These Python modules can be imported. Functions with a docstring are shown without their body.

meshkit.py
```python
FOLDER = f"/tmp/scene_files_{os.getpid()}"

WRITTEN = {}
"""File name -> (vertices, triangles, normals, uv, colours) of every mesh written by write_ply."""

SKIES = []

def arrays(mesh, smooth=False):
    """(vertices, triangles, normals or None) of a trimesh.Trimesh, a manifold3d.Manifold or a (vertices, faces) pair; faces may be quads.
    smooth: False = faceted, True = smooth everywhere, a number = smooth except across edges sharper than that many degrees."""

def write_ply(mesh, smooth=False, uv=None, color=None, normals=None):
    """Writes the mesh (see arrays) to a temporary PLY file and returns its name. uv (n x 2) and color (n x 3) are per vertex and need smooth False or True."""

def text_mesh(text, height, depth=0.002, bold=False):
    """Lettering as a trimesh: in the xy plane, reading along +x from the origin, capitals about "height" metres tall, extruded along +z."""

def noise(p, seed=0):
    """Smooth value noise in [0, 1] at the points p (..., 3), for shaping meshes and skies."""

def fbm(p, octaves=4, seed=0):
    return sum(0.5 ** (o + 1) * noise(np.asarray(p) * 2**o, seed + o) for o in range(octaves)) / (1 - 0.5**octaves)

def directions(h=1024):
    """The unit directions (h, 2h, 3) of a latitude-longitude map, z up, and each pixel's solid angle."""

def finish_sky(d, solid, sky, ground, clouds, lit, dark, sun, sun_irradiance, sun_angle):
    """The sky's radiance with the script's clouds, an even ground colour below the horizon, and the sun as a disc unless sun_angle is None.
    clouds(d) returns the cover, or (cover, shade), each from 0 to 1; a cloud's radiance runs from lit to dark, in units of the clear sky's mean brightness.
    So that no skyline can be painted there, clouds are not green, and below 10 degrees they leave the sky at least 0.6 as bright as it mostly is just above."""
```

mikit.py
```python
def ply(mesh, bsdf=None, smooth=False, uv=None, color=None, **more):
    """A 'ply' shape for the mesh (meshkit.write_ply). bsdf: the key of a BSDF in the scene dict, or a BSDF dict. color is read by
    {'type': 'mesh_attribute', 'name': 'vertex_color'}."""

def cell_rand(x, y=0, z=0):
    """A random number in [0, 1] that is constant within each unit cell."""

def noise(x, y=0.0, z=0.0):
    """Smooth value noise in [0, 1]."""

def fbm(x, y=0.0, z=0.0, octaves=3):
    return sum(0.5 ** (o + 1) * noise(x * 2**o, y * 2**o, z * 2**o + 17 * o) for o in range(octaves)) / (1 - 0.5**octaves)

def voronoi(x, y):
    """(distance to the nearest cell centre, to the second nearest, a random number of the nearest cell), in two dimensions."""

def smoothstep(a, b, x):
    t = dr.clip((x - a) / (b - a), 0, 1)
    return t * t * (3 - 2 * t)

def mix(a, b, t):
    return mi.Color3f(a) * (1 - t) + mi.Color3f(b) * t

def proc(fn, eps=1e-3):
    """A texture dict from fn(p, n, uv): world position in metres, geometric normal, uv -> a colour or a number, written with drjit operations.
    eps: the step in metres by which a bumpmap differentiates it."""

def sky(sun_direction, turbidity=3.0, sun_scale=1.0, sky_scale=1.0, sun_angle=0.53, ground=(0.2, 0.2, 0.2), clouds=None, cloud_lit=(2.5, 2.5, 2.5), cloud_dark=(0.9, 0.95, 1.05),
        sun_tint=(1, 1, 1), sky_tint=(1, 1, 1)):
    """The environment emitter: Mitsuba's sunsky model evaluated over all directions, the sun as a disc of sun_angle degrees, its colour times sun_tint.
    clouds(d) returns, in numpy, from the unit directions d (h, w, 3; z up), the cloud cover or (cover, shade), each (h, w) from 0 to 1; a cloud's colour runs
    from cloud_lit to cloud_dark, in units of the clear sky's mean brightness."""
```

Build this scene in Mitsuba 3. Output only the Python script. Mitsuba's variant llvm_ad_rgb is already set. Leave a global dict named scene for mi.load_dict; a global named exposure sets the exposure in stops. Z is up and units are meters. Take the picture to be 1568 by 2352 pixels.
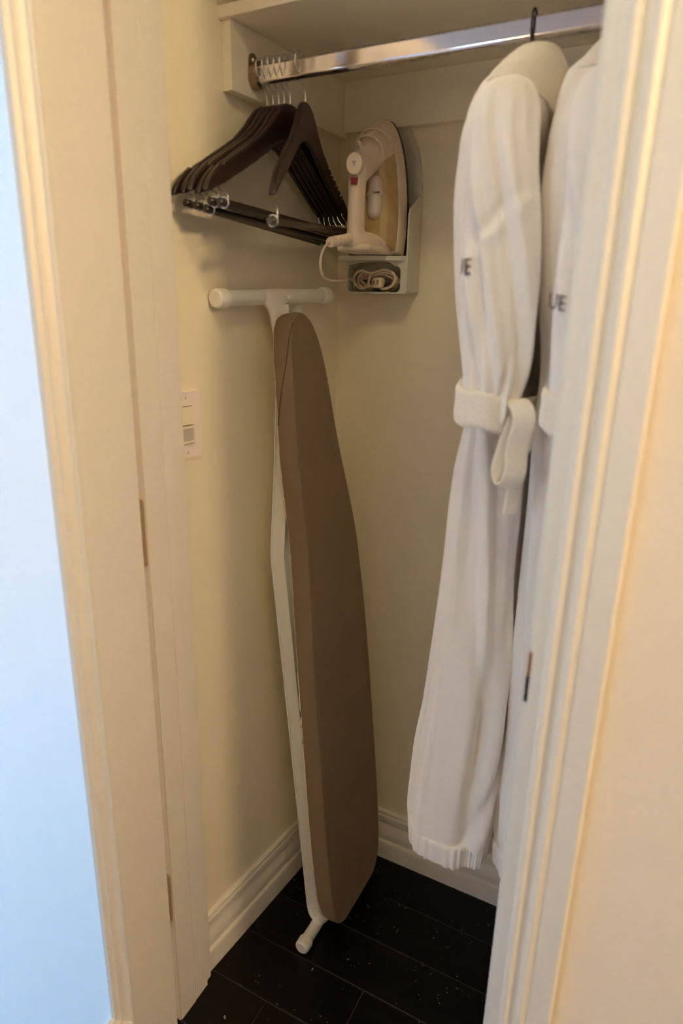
import math, random
import numpy as np, trimesh, mitsuba as mi, drjit as dr
import manifold3d as m3
from shapely.geometry import Polygon, box as sbox
from shapely.ops import unary_union
import mikit, meshkit
from mikit import ply, proc, noise, fbm, smoothstep, mix

T = mi.ScalarTransform4f
random.seed(7)
RNG = np.random.default_rng(7)
scene, labels = {'type': 'scene'}, {}

# ------------------------------------------------------------------ camera, sky, exposure
yaw, pitch, roll = 0.47944343, 0.29881583, 0.02266073
CAM = np.array([0.713, -1.329, 1.416])
FWD = np.array([-math.sin(yaw)*math.cos(pitch), math.cos(yaw)*math.cos(pitch), -math.sin(pitch)])
_r0 = np.array([math.cos(yaw), math.sin(yaw), 0]); _u0 = np.cross(_r0, FWD)
UP = -math.sin(roll)*_r0 + math.cos(roll)*_u0
scene['camera'] = {'type': 'thinlens', 'fov': 2*math.degrees(math.atan(784/1484.556)), 'fov_axis': 'x',
                   'aperture_radius': 0.0048, 'focus_distance': 1.36, 'near_clip': 0.02, 'far_clip': 100.0,
                   'to_world': T().look_at(origin=CAM.tolist(), target=(CAM+FWD).tolist(), up=UP.tolist())}
exposure = 1.74
DAY_LEFT = (0.14, 0.60, 1.20)            # daylight, emitted by a sheet in the hall window behind the frosted door
DAY_REAR = (0.52, 0.86, 1.30)            # the same at the rear of the hall
FILL_REAR = (9.0, 6.4, 3.8)         # added warm fill at the rear of the hall, lights front-facing surfaces
FILL_PANE = (2.0, 1.22, 0.42)          # added warm fill behind the frosted door, whitens its pane
LAMP_RIGHT = (58.0, 40.5, 22.5)      # warm glass shade of the sconce on the right-hand side of the hall
LAMP_CEIL = (4.9, 4.0, 2.15)         # warm ceiling light of the hall

# ------------------------------------------------------------------ materials
def pr(rgb, rough=0.5, **k):
    c = rgb if isinstance(rgb, dict) else {'type': 'rgb', 'value': list(rgb)}
    return {'type': 'principled', 'base_color': c, 'roughness': rough, **k}
def two(b): return {'type': 'twosided', 'bsdf': b}
def mat(name, b): scene['mat_'+name] = {**b, 'id': 'mat_'+name} if False else b; return 'mat_'+name

def f_plaster(base, amp):
    def fn(p, n, uv):
        v = fbm(p.x*5, p.y*5, p.z*5, 3)
        w = noise(p.x*160, p.y*160, p.z*160)
        return mi.Color3f(*base)*(1-amp*0.5+amp*v+0.02*(w-0.5))
    return fn
def h_plaster(p, n, uv): return fbm(p.x*140, p.y*140, p.z*140, 2)
def f_wall_marks(p, n, uv):
    v = fbm(p.x*4, p.y*4, p.z*4, 3)
    g = noise(p.x*70, p.y*70, p.z*70)
    spot = smoothstep(0.93, 0.985, noise(p.x*230+3, p.y*230, p.z*230)*0.6+0.4*noise(p.x*40, p.y*40, p.z*40))
    near = smoothstep(0.035, 0.0, dr.abs(p.z-1.665))*smoothstep(0.06, 0.0, dr.abs(p.x-0.24))*smoothstep(-0.02, 0.0, p.y)
    c = mi.Color3f(0.80, 0.735, 0.57)*(0.96+0.07*v+0.015*g)
    return mix(c, mi.Color3f(0.22, 0.13, 0.07), dr.clip(spot*near*1.2, 0, 0.8))
mat('wall', {'type': 'twosided', 'bsdf': {'type': 'bumpmap', 'nested': pr(proc(f_wall_marks), 0.75), 'arbitrary': proc(h_plaster, 5e-4), 'scale': 0.00025}})
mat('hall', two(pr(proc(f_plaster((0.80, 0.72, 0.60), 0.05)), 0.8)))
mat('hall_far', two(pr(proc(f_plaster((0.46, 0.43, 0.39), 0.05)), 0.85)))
mat('trim', two(pr(proc(f_plaster((0.77, 0.73, 0.66), 0.04)), 0.42)))
mat('shelfwood', two(pr(proc(f_plaster((0.80, 0.745, 0.61), 0.05)), 0.45)))
def f_floor(p, n, uv):
    g = fbm(p.x*3, p.y*60, p.z*3, 3)
    plank = mikit.cell_rand(dr.floor((p.y+0.007)/0.1195), 3)
    c = mix((0.0014, 0.001, 0.0009), (0.004, 0.0026, 0.002), g)*(0.6+0.8*plank)
    dust = smoothstep(0.86, 0.92, noise(p.x*260, p.y*260))*smoothstep(0.80, 0.86, noise(p.x*75+9, p.y*75))
    return mix(c, mi.Color3f(0.35, 0.30, 0.25), dust*0.7)
mat('floor', two(pr(proc(f_floor), 0.3, specular=0.2)))
mat('seam', two(pr((0.16, 0.095, 0.06), 0.8)))
mat('chrome', {'type': 'roughconductor', 'material': 'Cr', 'alpha': 0.012})
mat('wire', {'type': 'roughconductor', 'material': 'Al', 'alpha': 0.18})
mat('tarnish', pr((0.33, 0.25, 0.16), 0.3, metallic=0.9))
def f_wood(p, n, uv):
    g = fbm(p.x*60, p.y*9, p.z*60, 3)
    return mix((0.006, 0.0024, 0.0018), (0.024, 0.009, 0.006), g)
mat('darkwood', pr(proc(f_wood), 0.36, clearcoat=0.25, clearcoat_gloss=0.7))
mat('dowel', pr(proc(f_wood), 0.28))
mat('chip', pr((0.5, 0.42, 0.34), 0.7))
mat('white_plastic', pr((0.80, 0.75, 0.68), 0.38))
mat('switch_plastic', pr((0.86, 0.765, 0.70), 0.35))
mat('switch_warm', pr((0.84, 0.76, 0.58), 0.3))
mat('lens_plastic', pr((0.50, 0.45, 0.42), 0.3))
mat('black', pr((0.012, 0.012, 0.013), 0.5))
mat('gap', two(pr((0.04, 0.03, 0.022), 0.9)))
mat('gap_shade', two(pr((0.60, 0.49, 0.37), 0.7)))  # tan that paints the shade between door and jamb
mat('hinge', two(pr((0.30, 0.22, 0.15), 0.6)))  # hinge brown, darkened to take in the shade of the gap
mat('iron_body', pr((0.78, 0.66, 0.53), 0.33))
mat('iron_knob', pr((0.72, 0.63, 0.60), 0.35))
mat('iron_print', pr((0.16, 0.13, 0.11), 0.6))
mat('iron_red', pr((0.20, 0.006, 0.010), 0.25))
def f_tank(p, n, uv):
    v = fbm(p.x*40, p.y*40, p.z*40, 3)
    return mix((0.42, 0.29, 0.12), (0.58, 0.44, 0.22), v)
mat('iron_tank', pr(proc(f_tank), 0.22, clearcoat=0.4))
mat('soleplate', pr((0.02, 0.022, 0.025), 0.3, metallic=0.3))
mat('holder', two(pr((0.60, 0.585, 0.49), 0.42)))
mat('cord', pr((0.66, 0.54, 0.40), 0.6))
mat('plug', pr((0.80, 0.68, 0.48), 0.45))
mat('prong', pr((0.35, 0.27, 0.18), 0.35, metallic=0.6))
def f_cover(p, n, uv):
    w = noise(p.x*900, p.y*900, p.z*900)
    v = fbm(p.x*6, p.y*6, p.z*6, 3)
    return mi.Color3f(0.215, 0.155, 0.098)*(0.86+0.14*v+0.16*(w-0.5))
def h_cover(p, n, uv): return noise(p.x*1100, p.y*1100, p.z*1100)+0.8*fbm(p.x*30, p.y*30, p.z*12, 3)
mat('cover', {'type': 'twosided', 'bsdf': {'type': 'bumpmap', 'nested': pr(proc(f_cover), 0.8, sheen=0.4), 'arbitrary': proc(h_cover, 4e-4), 'scale': 0.0004}})
mat('seam_thread', pr((0.075, 0.052, 0.033), 0.9))
mat('hem', two(pr((0.74, 0.60, 0.38), 0.8)))
mat('board_metal', two(pr((0.80, 0.785, 0.73), 0.36)))
mat('foot_cap', pr((0.86, 0.82, 0.76), 0.4))
def f_robe(p, n, uv):
    v = fbm(p.x*14, p.y*14, p.z*14, 3); w = noise(p.x*700, p.y*700, p.z*700)
    return mi.Color3f(0.79, 0.75, 0.72)*(0.965+0.05*v+0.04*(w-0.5))
def h_robe(p, n, uv): return noise(p.x*900, p.y*900, p.z*900)*0.5+1.5*fbm(p.x*60, p.y*60, p.z*25, 2)
mat('robe', {'type': 'twosided', 'bsdf': {'type': 'bumpmap', 'nested': pr(proc(f_robe), 0.9, sheen=0.5), 'arbitrary': proc(h_robe, 4e-4), 'scale': 0.0003}})
def f_terry(p, n, uv):
    w = noise(p.x*500, p.y*500, p.z*500)
    return mi.Color3f(0.78, 0.725, 0.65)*(0.94+0.12*w)
def h_terry(p, n, uv): return noise(p.x*650, p.y*650, p.z*650)
mat('terry', {'type': 'twosided', 'bsdf': {'type': 'bumpmap', 'nested': pr(proc(f_terry), 0.95, sheen=0.6), 'arbitrary': proc(h_terry, 4e-4), 'scale': 0.0007}})
mat('thread', pr((0.045, 0.012, 0.025), 0.8))
mat('brass', pr((0.26, 0.13, 0.07), 0.45))
mat('strike_dark', pr((0.03, 0.025, 0.02), 0.7))
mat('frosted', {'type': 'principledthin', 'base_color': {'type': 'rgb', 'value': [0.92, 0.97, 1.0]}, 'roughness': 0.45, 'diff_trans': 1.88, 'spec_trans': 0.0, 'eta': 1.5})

# ------------------------------------------------------------------ helpers
def key_for(name, parent=None):
    base = (parent+'__' if parent else '')+name
    used = lambda k: k in scene or k in labels or any(x.startswith(k+'__') for x in scene)
    if not used(base): return base
    k = 1
    while used('%s_%03d' % (base, k)): k += 1
    return '%s_%03d' % (base, k)
def obj(name, mesh, m, parent=None, smooth=30, label=None, **kw):
    key = key_for(name, parent)
    scene[key] = ply(mesh, 'mat_'+m, smooth=smooth, **kw)
    if label: labels[key] = {'label': label}
    return key
def thing(name, label, cat, group=None):
    key = key_for(name); labels[key] = {'label': label, 'category': cat}
    if group: labels[key]['group'] = group
    return key
def struct(name, mesh=None, m=None, smooth=30):
    key = key_for(name)
    if mesh is not None: scene[key] = ply(mesh, 'mat_'+m, smooth=smooth)
    labels[key] = {'kind': 'structure'}
    return key
cat = trimesh.util.concatenate
def bx(lo, hi):
    lo, hi = np.array(lo, float), np.array(hi, float)
    b = trimesh.creation.box(extents=hi-lo); b.apply_translation((lo+hi)/2); return b
def rbox(lo, hi, r=0.002, seg=12):
    lo, hi = np.array(lo, float), np.array(hi, float); r = min(r, 0.49*float((hi-lo).min()))
    s = m3.Manifold.sphere(r, seg); P = []
    for i in (0, 1):
        for j in (0, 1):
            for k in (0, 1):
                P.append(s.translate([(lo[0]+r, hi[0]-r)[i], (lo[1]+r, hi[1]-r)[j], (lo[2]+r, hi[2]-r)[k]]))
    return man(m3.Manifold.batch_hull(P))
def man(m):
    q = m.to_mesh(); return trimesh.Trimesh(np.array(q.vert_properties[:, :3], float), np.array(q.tri_verts), process=False)
def frames(P):
    P = np.asarray(P, float); t = np.gradient(P, axis=0); t /= np.linalg.norm(t, axis=1)[:, None]+1e-12
    a = np.array([0, 0, 1.0]) if abs(t[0][2]) < 0.9 else np.array([1.0, 0, 0])
    n = np.cross(t[0], a); n /= np.linalg.norm(n); N = [n]
    for i in range(1, len(P)):
        n = N[-1]-t[i]*(N[-1]@t[i]); n /= np.linalg.norm(n)+1e-12; N.append(n)
    N = np.array(N); return t, N, np.cross(t, N)
def spline(P, n=40):
    P = np.asarray(P, float); d = np.r_[0, np.cumsum(np.linalg.norm(np.diff(P, axis=0), axis=1))]
    from scipy.interpolate import CubicSpline, PchipInterpolator
    return CubicSpline(d, P)(np.linspace(0, d[-1], n))
def tube(P, r, seg=12, closed=False, caps=True):
    P = np.asarray(P, float); r = np.broadcast_to(r, (len(P),)); t, N, B = frames(P)
    a = np.linspace(0, 2*np.pi, seg, endpoint=False)
    V = (P[:, None]+r[:, None, None]*(np.cos(a)[None, :, None]*N[:, None]+np.sin(a)[None, :, None]*B[:, None]))
    return grid_mesh(V, caps)
def grid_mesh(V, caps=True, closed_u=True):
    """V (rows, cols, 3): rows of closed rings -> mesh; caps fill the two end rings."""
    n, m = V.shape[:2]; idx = np.arange(n*m).reshape(n, m)
    nx = np.roll(idx, -1, axis=1) if closed_u else idx
    a, b, c, d = idx[:-1], nx[:-1], nx[1:], idx[1:]
    if not closed_u: a, b, c, d = idx[:-1, :-1], idx[:-1, 1:], idx[1:, 1:], idx[1:, :-1]
    F = [np.stack([a.ravel(), b.ravel(), c.ravel()], 1), np.stack([a.ravel(), c.ravel(), d.ravel()], 1)]
    P = V.reshape(-1, 3)
    if caps:
        e = len(P); P = np.vstack([P, V[0].mean(0), V[-1].mean(0)])
        F += [np.stack([np.full(m, e), nx[0] if False else np.roll(idx[0], -1), idx[0]], 1), np.stack([np.full(m, e+1), idx[-1], np.roll(idx[-1], -1)], 1)]
    me = trimesh.Trimesh(P, np.vstack(F), process=False)
    if caps and closed_u and me.volume < 0: me.invert()
    return me
def lathe(profile, o, axis, seg=28):
    """profile [(r, h)] spun about axis from o."""
    axis = np.asarray(axis, float)/np.linalg.norm(axis); a = np.array([0, 0, 1.0]) if abs(axis[2]) < 0.9 else np.array([1.0, 0, 0])
    u = np.cross(axis, a); u /= np.linalg.norm(u); v = np.cross(axis, u); t = np.linspace(0, 2*np.pi, seg, endpoint=False)
    R = np.array([[np.asarray(o)+h*axis+max(r, 1e-5)*(math.cos(x)*u+math.sin(x)*v) for x in t] for r, h in profile])
    return grid_mesh(R)
def extr(poly, h, M):
    """shapely polygon extruded by h, then placed by the 4x4 M (columns: poly x, poly y, extrusion, origin)."""
    me = trimesh.creation.extrude_polygon(poly, h); me.apply_transform(M)
    if np.linalg.det(M[:3, :3]) < 0: me.invert()
    return me
def MM(x, y, z, o):
    M = np.eye(4); M[:3, 0], M[:3, 1], M[:3, 2], M[:3, 3] = x, y, z, o; return M
X_, Y_, Z_ = np.eye(3)
def hullchain(balls, pairs=None, seg=20):
    """one manifold of hulls between consecutive (centre, radius or (rx, ry, rz))."""
    S = []
    for c, r in balls:
        s = m3.Manifold.sphere(1.0, seg); S.append(s.scale([r]*3 if np.isscalar(r) else list(r)).translate(list(c)))
    pairs = pairs or [(i, i+1) for i in range(len(S)-1)]
    out = None
    for i, j in pairs:
        h = m3.Manifold.batch_hull([S[i], S[j]]); out = h if out is None else out+h
    return out
def smoothed(m, edge=0.004, it=12):
    me = man(m.refine_to_length(edge)); me.merge_vertices(); trimesh.smoothing.filter_taubin(me, 0.5, -0.53, iterations=it); return me

# left closet wall runs along DL from the corner (0,0); its inward normal is NL
dl = 0.08568022
DL = np.array([math.sin(dl), math.cos(dl), 0]); NL = np.array([math.cos(dl), -math.sin(dl), 0])
def LW(s, o, z): return DL*s+NL*o+Z_*z
def wallx(y): return math.tan(dl)*y
def lbox(s0, s1, o0, o1, z0, z1):
    b = bx((0, s0, z0), (1, s1, z1)); v = b.vertices.copy()
    b.vertices = np.array([LW(p[1], o0+(o1-o0)*p[0], p[2]) for p in v]); return b

# ------------------------------------------------------------------ the setting
Zc = 2.46                   # ceiling
YF0, YF1 = -0.505, -0.645   # front wall: closet side, hall side
XR = 1.02                   # closet's right wall
OX0, OX1, OZ = -0.046, 0.622, 2.10   # rough opening
RX0, RX1, RY = -2.3, 2.7, -3.3       # hall

struct('wall_left', lbox(-0.53, 0.0, -0.10, 0.0, 0, Zc), 'wall')
struct('wall_back', bx((-0.12, 0, 0), (XR+0.1, 0.10, Zc)), 'wall')
struct('wall_right', bx((XR, YF0, 0), (XR+0.1, 0, Zc)), 'wall')
P = sbox(RX0, 0, RX1, Zc).difference(sbox(OX0, -1, OX1, OZ))
struct('wall_front', extr(P, YF0-YF1, MM(X_, Z_, -Y_, (0, YF0, 0))), 'hall')
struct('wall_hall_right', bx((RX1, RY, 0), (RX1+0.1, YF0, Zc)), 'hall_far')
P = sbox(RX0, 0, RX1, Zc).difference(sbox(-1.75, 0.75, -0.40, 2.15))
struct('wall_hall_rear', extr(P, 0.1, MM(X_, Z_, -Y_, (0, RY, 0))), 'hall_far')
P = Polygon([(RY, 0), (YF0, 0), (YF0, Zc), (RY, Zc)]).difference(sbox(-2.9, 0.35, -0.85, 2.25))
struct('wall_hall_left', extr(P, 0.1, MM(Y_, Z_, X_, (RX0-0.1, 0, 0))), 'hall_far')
w = struct('window_1')
fr = [bx((RX0-0.08, -2.9, 0.35), (RX0-0.03, -2.85, 2.25)), bx((RX0-0.08, -0.90, 0.35), (RX0-0.03, -0.85, 2.25)), bx((RX0-0.08, -2.85, 0.35), (RX0-0.03, -0.9, 0.40)), bx((RX0-0.08, -2.85, 2.20), (RX0-0.03, -0.9, 2.25)), bx((RX0-0.08, -1.90, 0.40), (RX0-0.03, -1.85, 2.20))]
obj('frame', cat(fr), 'trim', w)
def glow(key, quad, rad):
    scene[key] = {**ply((np.array(quad, float), np.array([[0, 1, 2, 3]])), 'mat_white_plastic', smooth=False), 'emitter': {'type': 'area', 'radiance': {'type': 'rgb', 'value': list(rad)}}}
glow(w+'__glow_sheet', [(RX0-0.085, -2.9, 0.35), (RX0-0.085, -0.85, 0.35), (RX0-0.085, -0.85, 2.25), (RX0-0.085, -2.9, 2.25)], DAY_LEFT)  # emitting sheet put in for the daylight outside this window
w = struct('window_2')
fr = [bx((x, RY-0.08, 0.75), (x+0.045, RY-0.03, 2.15)) for x in (-1.75, -1.31, -0.87, -0.445)]+[bx((-1.75, RY-0.08, z), (-0.40, RY-0.03, z+0.045)) for z in (0.75, 1.43, 2.105)]
obj('frame', cat(fr), 'trim', w)
glow(w+'__glow_sheet', [(-0.40, RY-0.085, 0.75), (-1.75, RY-0.085, 0.75), (-1.75, RY-0.085, 2.15), (-0.40, RY-0.085, 2.15)], DAY_REAR)  # this sheet likewise emits in place of outdoor daylight
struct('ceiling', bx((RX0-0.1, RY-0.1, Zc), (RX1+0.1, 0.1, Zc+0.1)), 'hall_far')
lamp = lathe([(0, 0), (0.17, 0), (0.17, -0.03), (0.12, -0.06), (0, -0.07)], (0.68, -1.15, Zc-0.01), (0, 0, 1), 24)
scene['ceiling__lamp_glass'] = {**ply(lamp, 'mat_white_plastic', smooth=40), 'emitter': {'type': 'area', 'radiance': {'type': 'rgb', 'value': list(LAMP_CEIL)}}}
sh = trimesh.creation.icosphere(3, 0.11); sh.apply_translation((2.40, -1.40, 2.18))
scene['wall_hall_right__sconce_shade'] = {**ply(sh, 'mat_white_plastic', smooth=True), 'emitter': {'type': 'area', 'radiance': {'type': 'rgb', 'value': list(LAMP_RIGHT)}}}
g = trimesh.creation.icosphere(3, 0.12); g.apply_translation((-0.30, -2.95, 1.42))
scene['wall_hall_rear__fill_lamp_rear'] = {**ply(g, 'mat_white_plastic', smooth=True), 'emitter': {'type': 'area', 'radiance': {'type': 'rgb', 'value': list(FILL_REAR)}}}  # unseen lamp added to brighten the robes and casing from the front
obj('fill_stand_rear', lathe([(0, 0.0), (0.14, 0.0), (0.14, 0.015), (0.02, 0.03), (0.012, 1.29), (0, 1.30)], (-0.30, -2.95, 0.0), Z_, 20), 'tarnish', 'wall_hall_rear')
g = trimesh.creation.icosphere(3, 0.10); g.apply_translation((-0.52, -0.98, 1.27))
scene['wall_hall_left__fill_lamp_pane'] = {**ply(g, 'mat_white_plastic', smooth=True), 'emitter': {'type': 'area', 'radiance': {'type': 'rgb', 'value': list(FILL_PANE)}}}  # unseen lamp added to whiten the middle of the frosted pane
obj('fill_stand_pane', lathe([(0, 0.0), (0.11, 0.0), (0.11, 0.015), (0.02, 0.03), (0.015, 1.16), (0, 1.17)], (-0.52, -0.98, 0.0), Z_, 20), 'tarnish', 'wall_hall_left')
obj('sconce_arm', tube(spline([(2.40, -1.40, 2.08), (2.40, -1.40, 2.0), (2.46, -1.40, 1.95), (2.70, -1.40, 1.95)], 20), 0.008), 'tarnish', 'wall_hall_right')

# floor of dark planks running along x
fl = struct('floor', bx((RX0-0.1, RY-0.1, -0.04), (RX1+0.1, 0.1, -0.0030)), 'seam', False)
PW = 0.1195
y1 = -0.0115
row = 0
while y1 > RY:
    y0 = y1-PW; rr = random.Random(row*13+1); x = RX0-rr.random()*0.8
    joints = [x]
    while joints[-1] < RX1: joints.append(joints[-1]+0.75+0.6*rr.random())
    if row == 4: joints = [-1.9, -0.85, 0.121, 1.05, 2.0, 2.8]
    if row == 3: joints = [-2.4, -1.5, -0.62, 0.295, 1.3, 2.1, 2.8]
    for a, b in zip(joints[:-1], joints[1:]):
        a, b = max(a, RX0), min(b, RX1)
        if b-a < 0.05: continue
        g, c = 0.0009, 0.0011
        v = [(a+g, y0+g, -0.0030), (b-g, y0+g, -0.0030), (b-g, y1-g, -0.0030), (a+g, y1-g, -0.0030)]
        v += [(a+g, y0+g, -c), (b-g, y0+g, -c), (b-g, y1-g, -c), (a+g, y1-g, -c)]
        v += [(a+g+c, y0+g+c, 0), (b-g-c, y0+g+c, 0), (b-g-c, y1-g-c, 0), (a+g+c, y1-g-c, 0)]
        q = [(0, 3, 2, 1), (8, 9, 10, 11)]
        for k in (0, 4): q += [(k+i, k+(i+1) % 4, k+4+(i+1) % 4, k+4+i) for i in range(4)]
        obj('plank', (np.array(v), np.array(q)), 'floor', fl, smooth=False)
    y1 = y0; row += 1
    if row == 1 and False: break

# baseboards: profile (protrusion, height)
BB = [(0, 0), (0.0190, 0), (0.0185, 0.043), (0.0160, 0.050), (0.0085, 0.052), (0.0105, 0.056), (0.0125, 0.068), (0.0110, 0.080), (0.0060, 0.092), (0.0030, 0.101), (0.0035, 0.108),
      (0.0105, 0.113), (0.0108, 0.128), (0.0050, 0.1305), (0.0055, 0.133), (0.0095, 0.136), (0.0090, 0.141), (0.0050, 0.1435), (0, 0.1435)]
def run(profile, o, along, out, L):
    return extr(Polygon(profile), L, MM(out, Z_, along, o))
struct('baseboard_left', run(BB, LW(-0.505, 0, 0), DL, NL, 0.505), 'trim', 20)
struct('baseboard_back', run(BB, (0, 0, 0), X_, -Y_, XR), 'trim', 20)
struct('baseboard_right', run(BB, (XR, YF0, 0), Y_, -X_, -YF0), 'trim', 20)
struct('baseboard_front', run(BB, (0.689, YF1, 0), X_, -Y_, RX1-0.689), 'trim', 20)

# jambs with stops, casings (trim)
j = struct('trim_1', bx((-0.046, -0.645, 0), (-0.028, -0.505, OZ)), 'trim')             # left jamb
obj('door_stop', rbox((-0.0285, -0.607, 0), (-0.0095, -0.5615, OZ-0.02), 0.0012), 'trim', j)
obj('gap_shade_strip', rbox((-0.0280, -0.6105, 0.002), (-0.0100, -0.6068, OZ-0.02), 0.001), 'gap_shade', j)  # added strip, its colour stands in for shade in the hinge gap
obj('inner_strip', rbox((-0.0285, -0.5600, 0), (-0.0105, -0.5225, OZ-0.02), 0.001), 'trim', j)
obj('corner_bead', rbox((-0.044, -0.5210, 0), (-0.0165, -0.503, OZ), 0.002), 'trim', j)
for z, sx in ((0.022, 0.006), (0.05, 0.004)): pass
j = struct('trim_2', bx((0.6035, -0.645, 0), (0.622, -0.505, OZ)), 'trim')              # right jamb
obj('door_stop', rbox((0.5940, -0.607, 0), (0.6040, -0.561, OZ-0.02), 0.0012), 'trim', j)
obj('inner_strip', rbox((0.6005, -0.5605, 0), (0.6040, -0.515, OZ-0.02), 0.001), 'trim', j)
sp = extr(Polygon([(-0.6385, 0.990), (-0.6270, 0.990), (-0.6270, 1.052), (-0.6385, 1.052)]).buffer(0.003), 0.0012, MM(Y_, Z_, -X_, (0.6037, 0, 0)))
s = obj('strike_plate', sp, 'brass', j)
obj('latch_hole', rbox((0.6018, -0.6470, 0.988), (0.6080, -0.6260, 1.021), 0.001), 'strike_dark', s)
obj('strike_lip', rbox((0.6022, -0.6472, 1.0215), (0.6080, -0.6390, 1.052), 0.0012), 'brass', s)
j = struct('trim_3', bx((-0.046, -0.645, OZ-0.018), (0.622, -0.505, OZ)), 'trim')
obj('door_stop', rbox((-0.018, -0.607, OZ-0.03), (0.604, -0.561, OZ-0.017), 0.0012), 'trim', j)
CAS = [(0.0, 0), (0.0, 0.0095), (0.0135, 0.0105), (0.0165, 0.0150), (0.0195, 0.0175), (0.0225, 0.0170), (0.0285, 0.0095), (0.0305, 0.0090), (0.0330, 0.0105), (0.0375, 0.0170), (0.0395, 0.0190),
       (0.0415, 0.0188), (0.0485, 0.0120), (0.0495, 0.0120), (0.0500, 0.0150), (0.0745, 0.0165), (0.0765, 0.0155), (0.0772, 0.0130), (0.0775, 0)]
def casing(x0, sgn): return extr(Polygon([(x0+sgn*a, -0.645-b) for a, b in CAS]), OZ+0.06, MM(X_, Y_, Z_, (0, 0, 0)))
struct('trim_4', casing(0.6080, 1), 'trim', 25)
struct('trim_5', casing(-0.0300, -1), 'trim', 25)
struct('trim_6', extr(Polygon([(-b-0.645, OZ-0.016+a) for a, b in CAS]), 0.80, MM(Y_, Z_, X_, (-0.10, 0, 0))), 'trim', 25)

# the open door with its frosted pane, standing square to the wall on the left
d = struct('door_1')
DX0, DX1, DY0, DY1, DZ0, DZ1 = -0.0155, 0.0195, -0.648, -1.262, 0.010, 2.055
GY0, GY1, GZ0, GZ1 = -0.752, -1.158, 0.206, 1.95
obj('stile', rbox((DX0, GY0, DZ0), (DX1, DY0, DZ1), 0.0015), 'trim', d)
obj('stile', rbox((DX0, DY1, DZ0), (DX1, GY1, DZ1), 0.0015), 'trim', d)
obj('rail', rbox((DX0, GY1, DZ0), (DX1, GY0, GZ0), 0.001), 'trim', d)
obj('rail', rbox((DX0, GY1, GZ1), (DX1, GY0, DZ1), 0.001), 'trim', d)
BP = [(0, -0.001), (0.0, 0.0215), (0.003, 0.0255), (0.0065, 0.0262), (0.009, 0.024), (0.0105, 0.020), (0.016, 0.0165), (0.0235, 0.0150), (0.0245, 0.0125), (0.028, 0.0105), (0.0315, 0.0095), (0.032, -0.001)]
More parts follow.
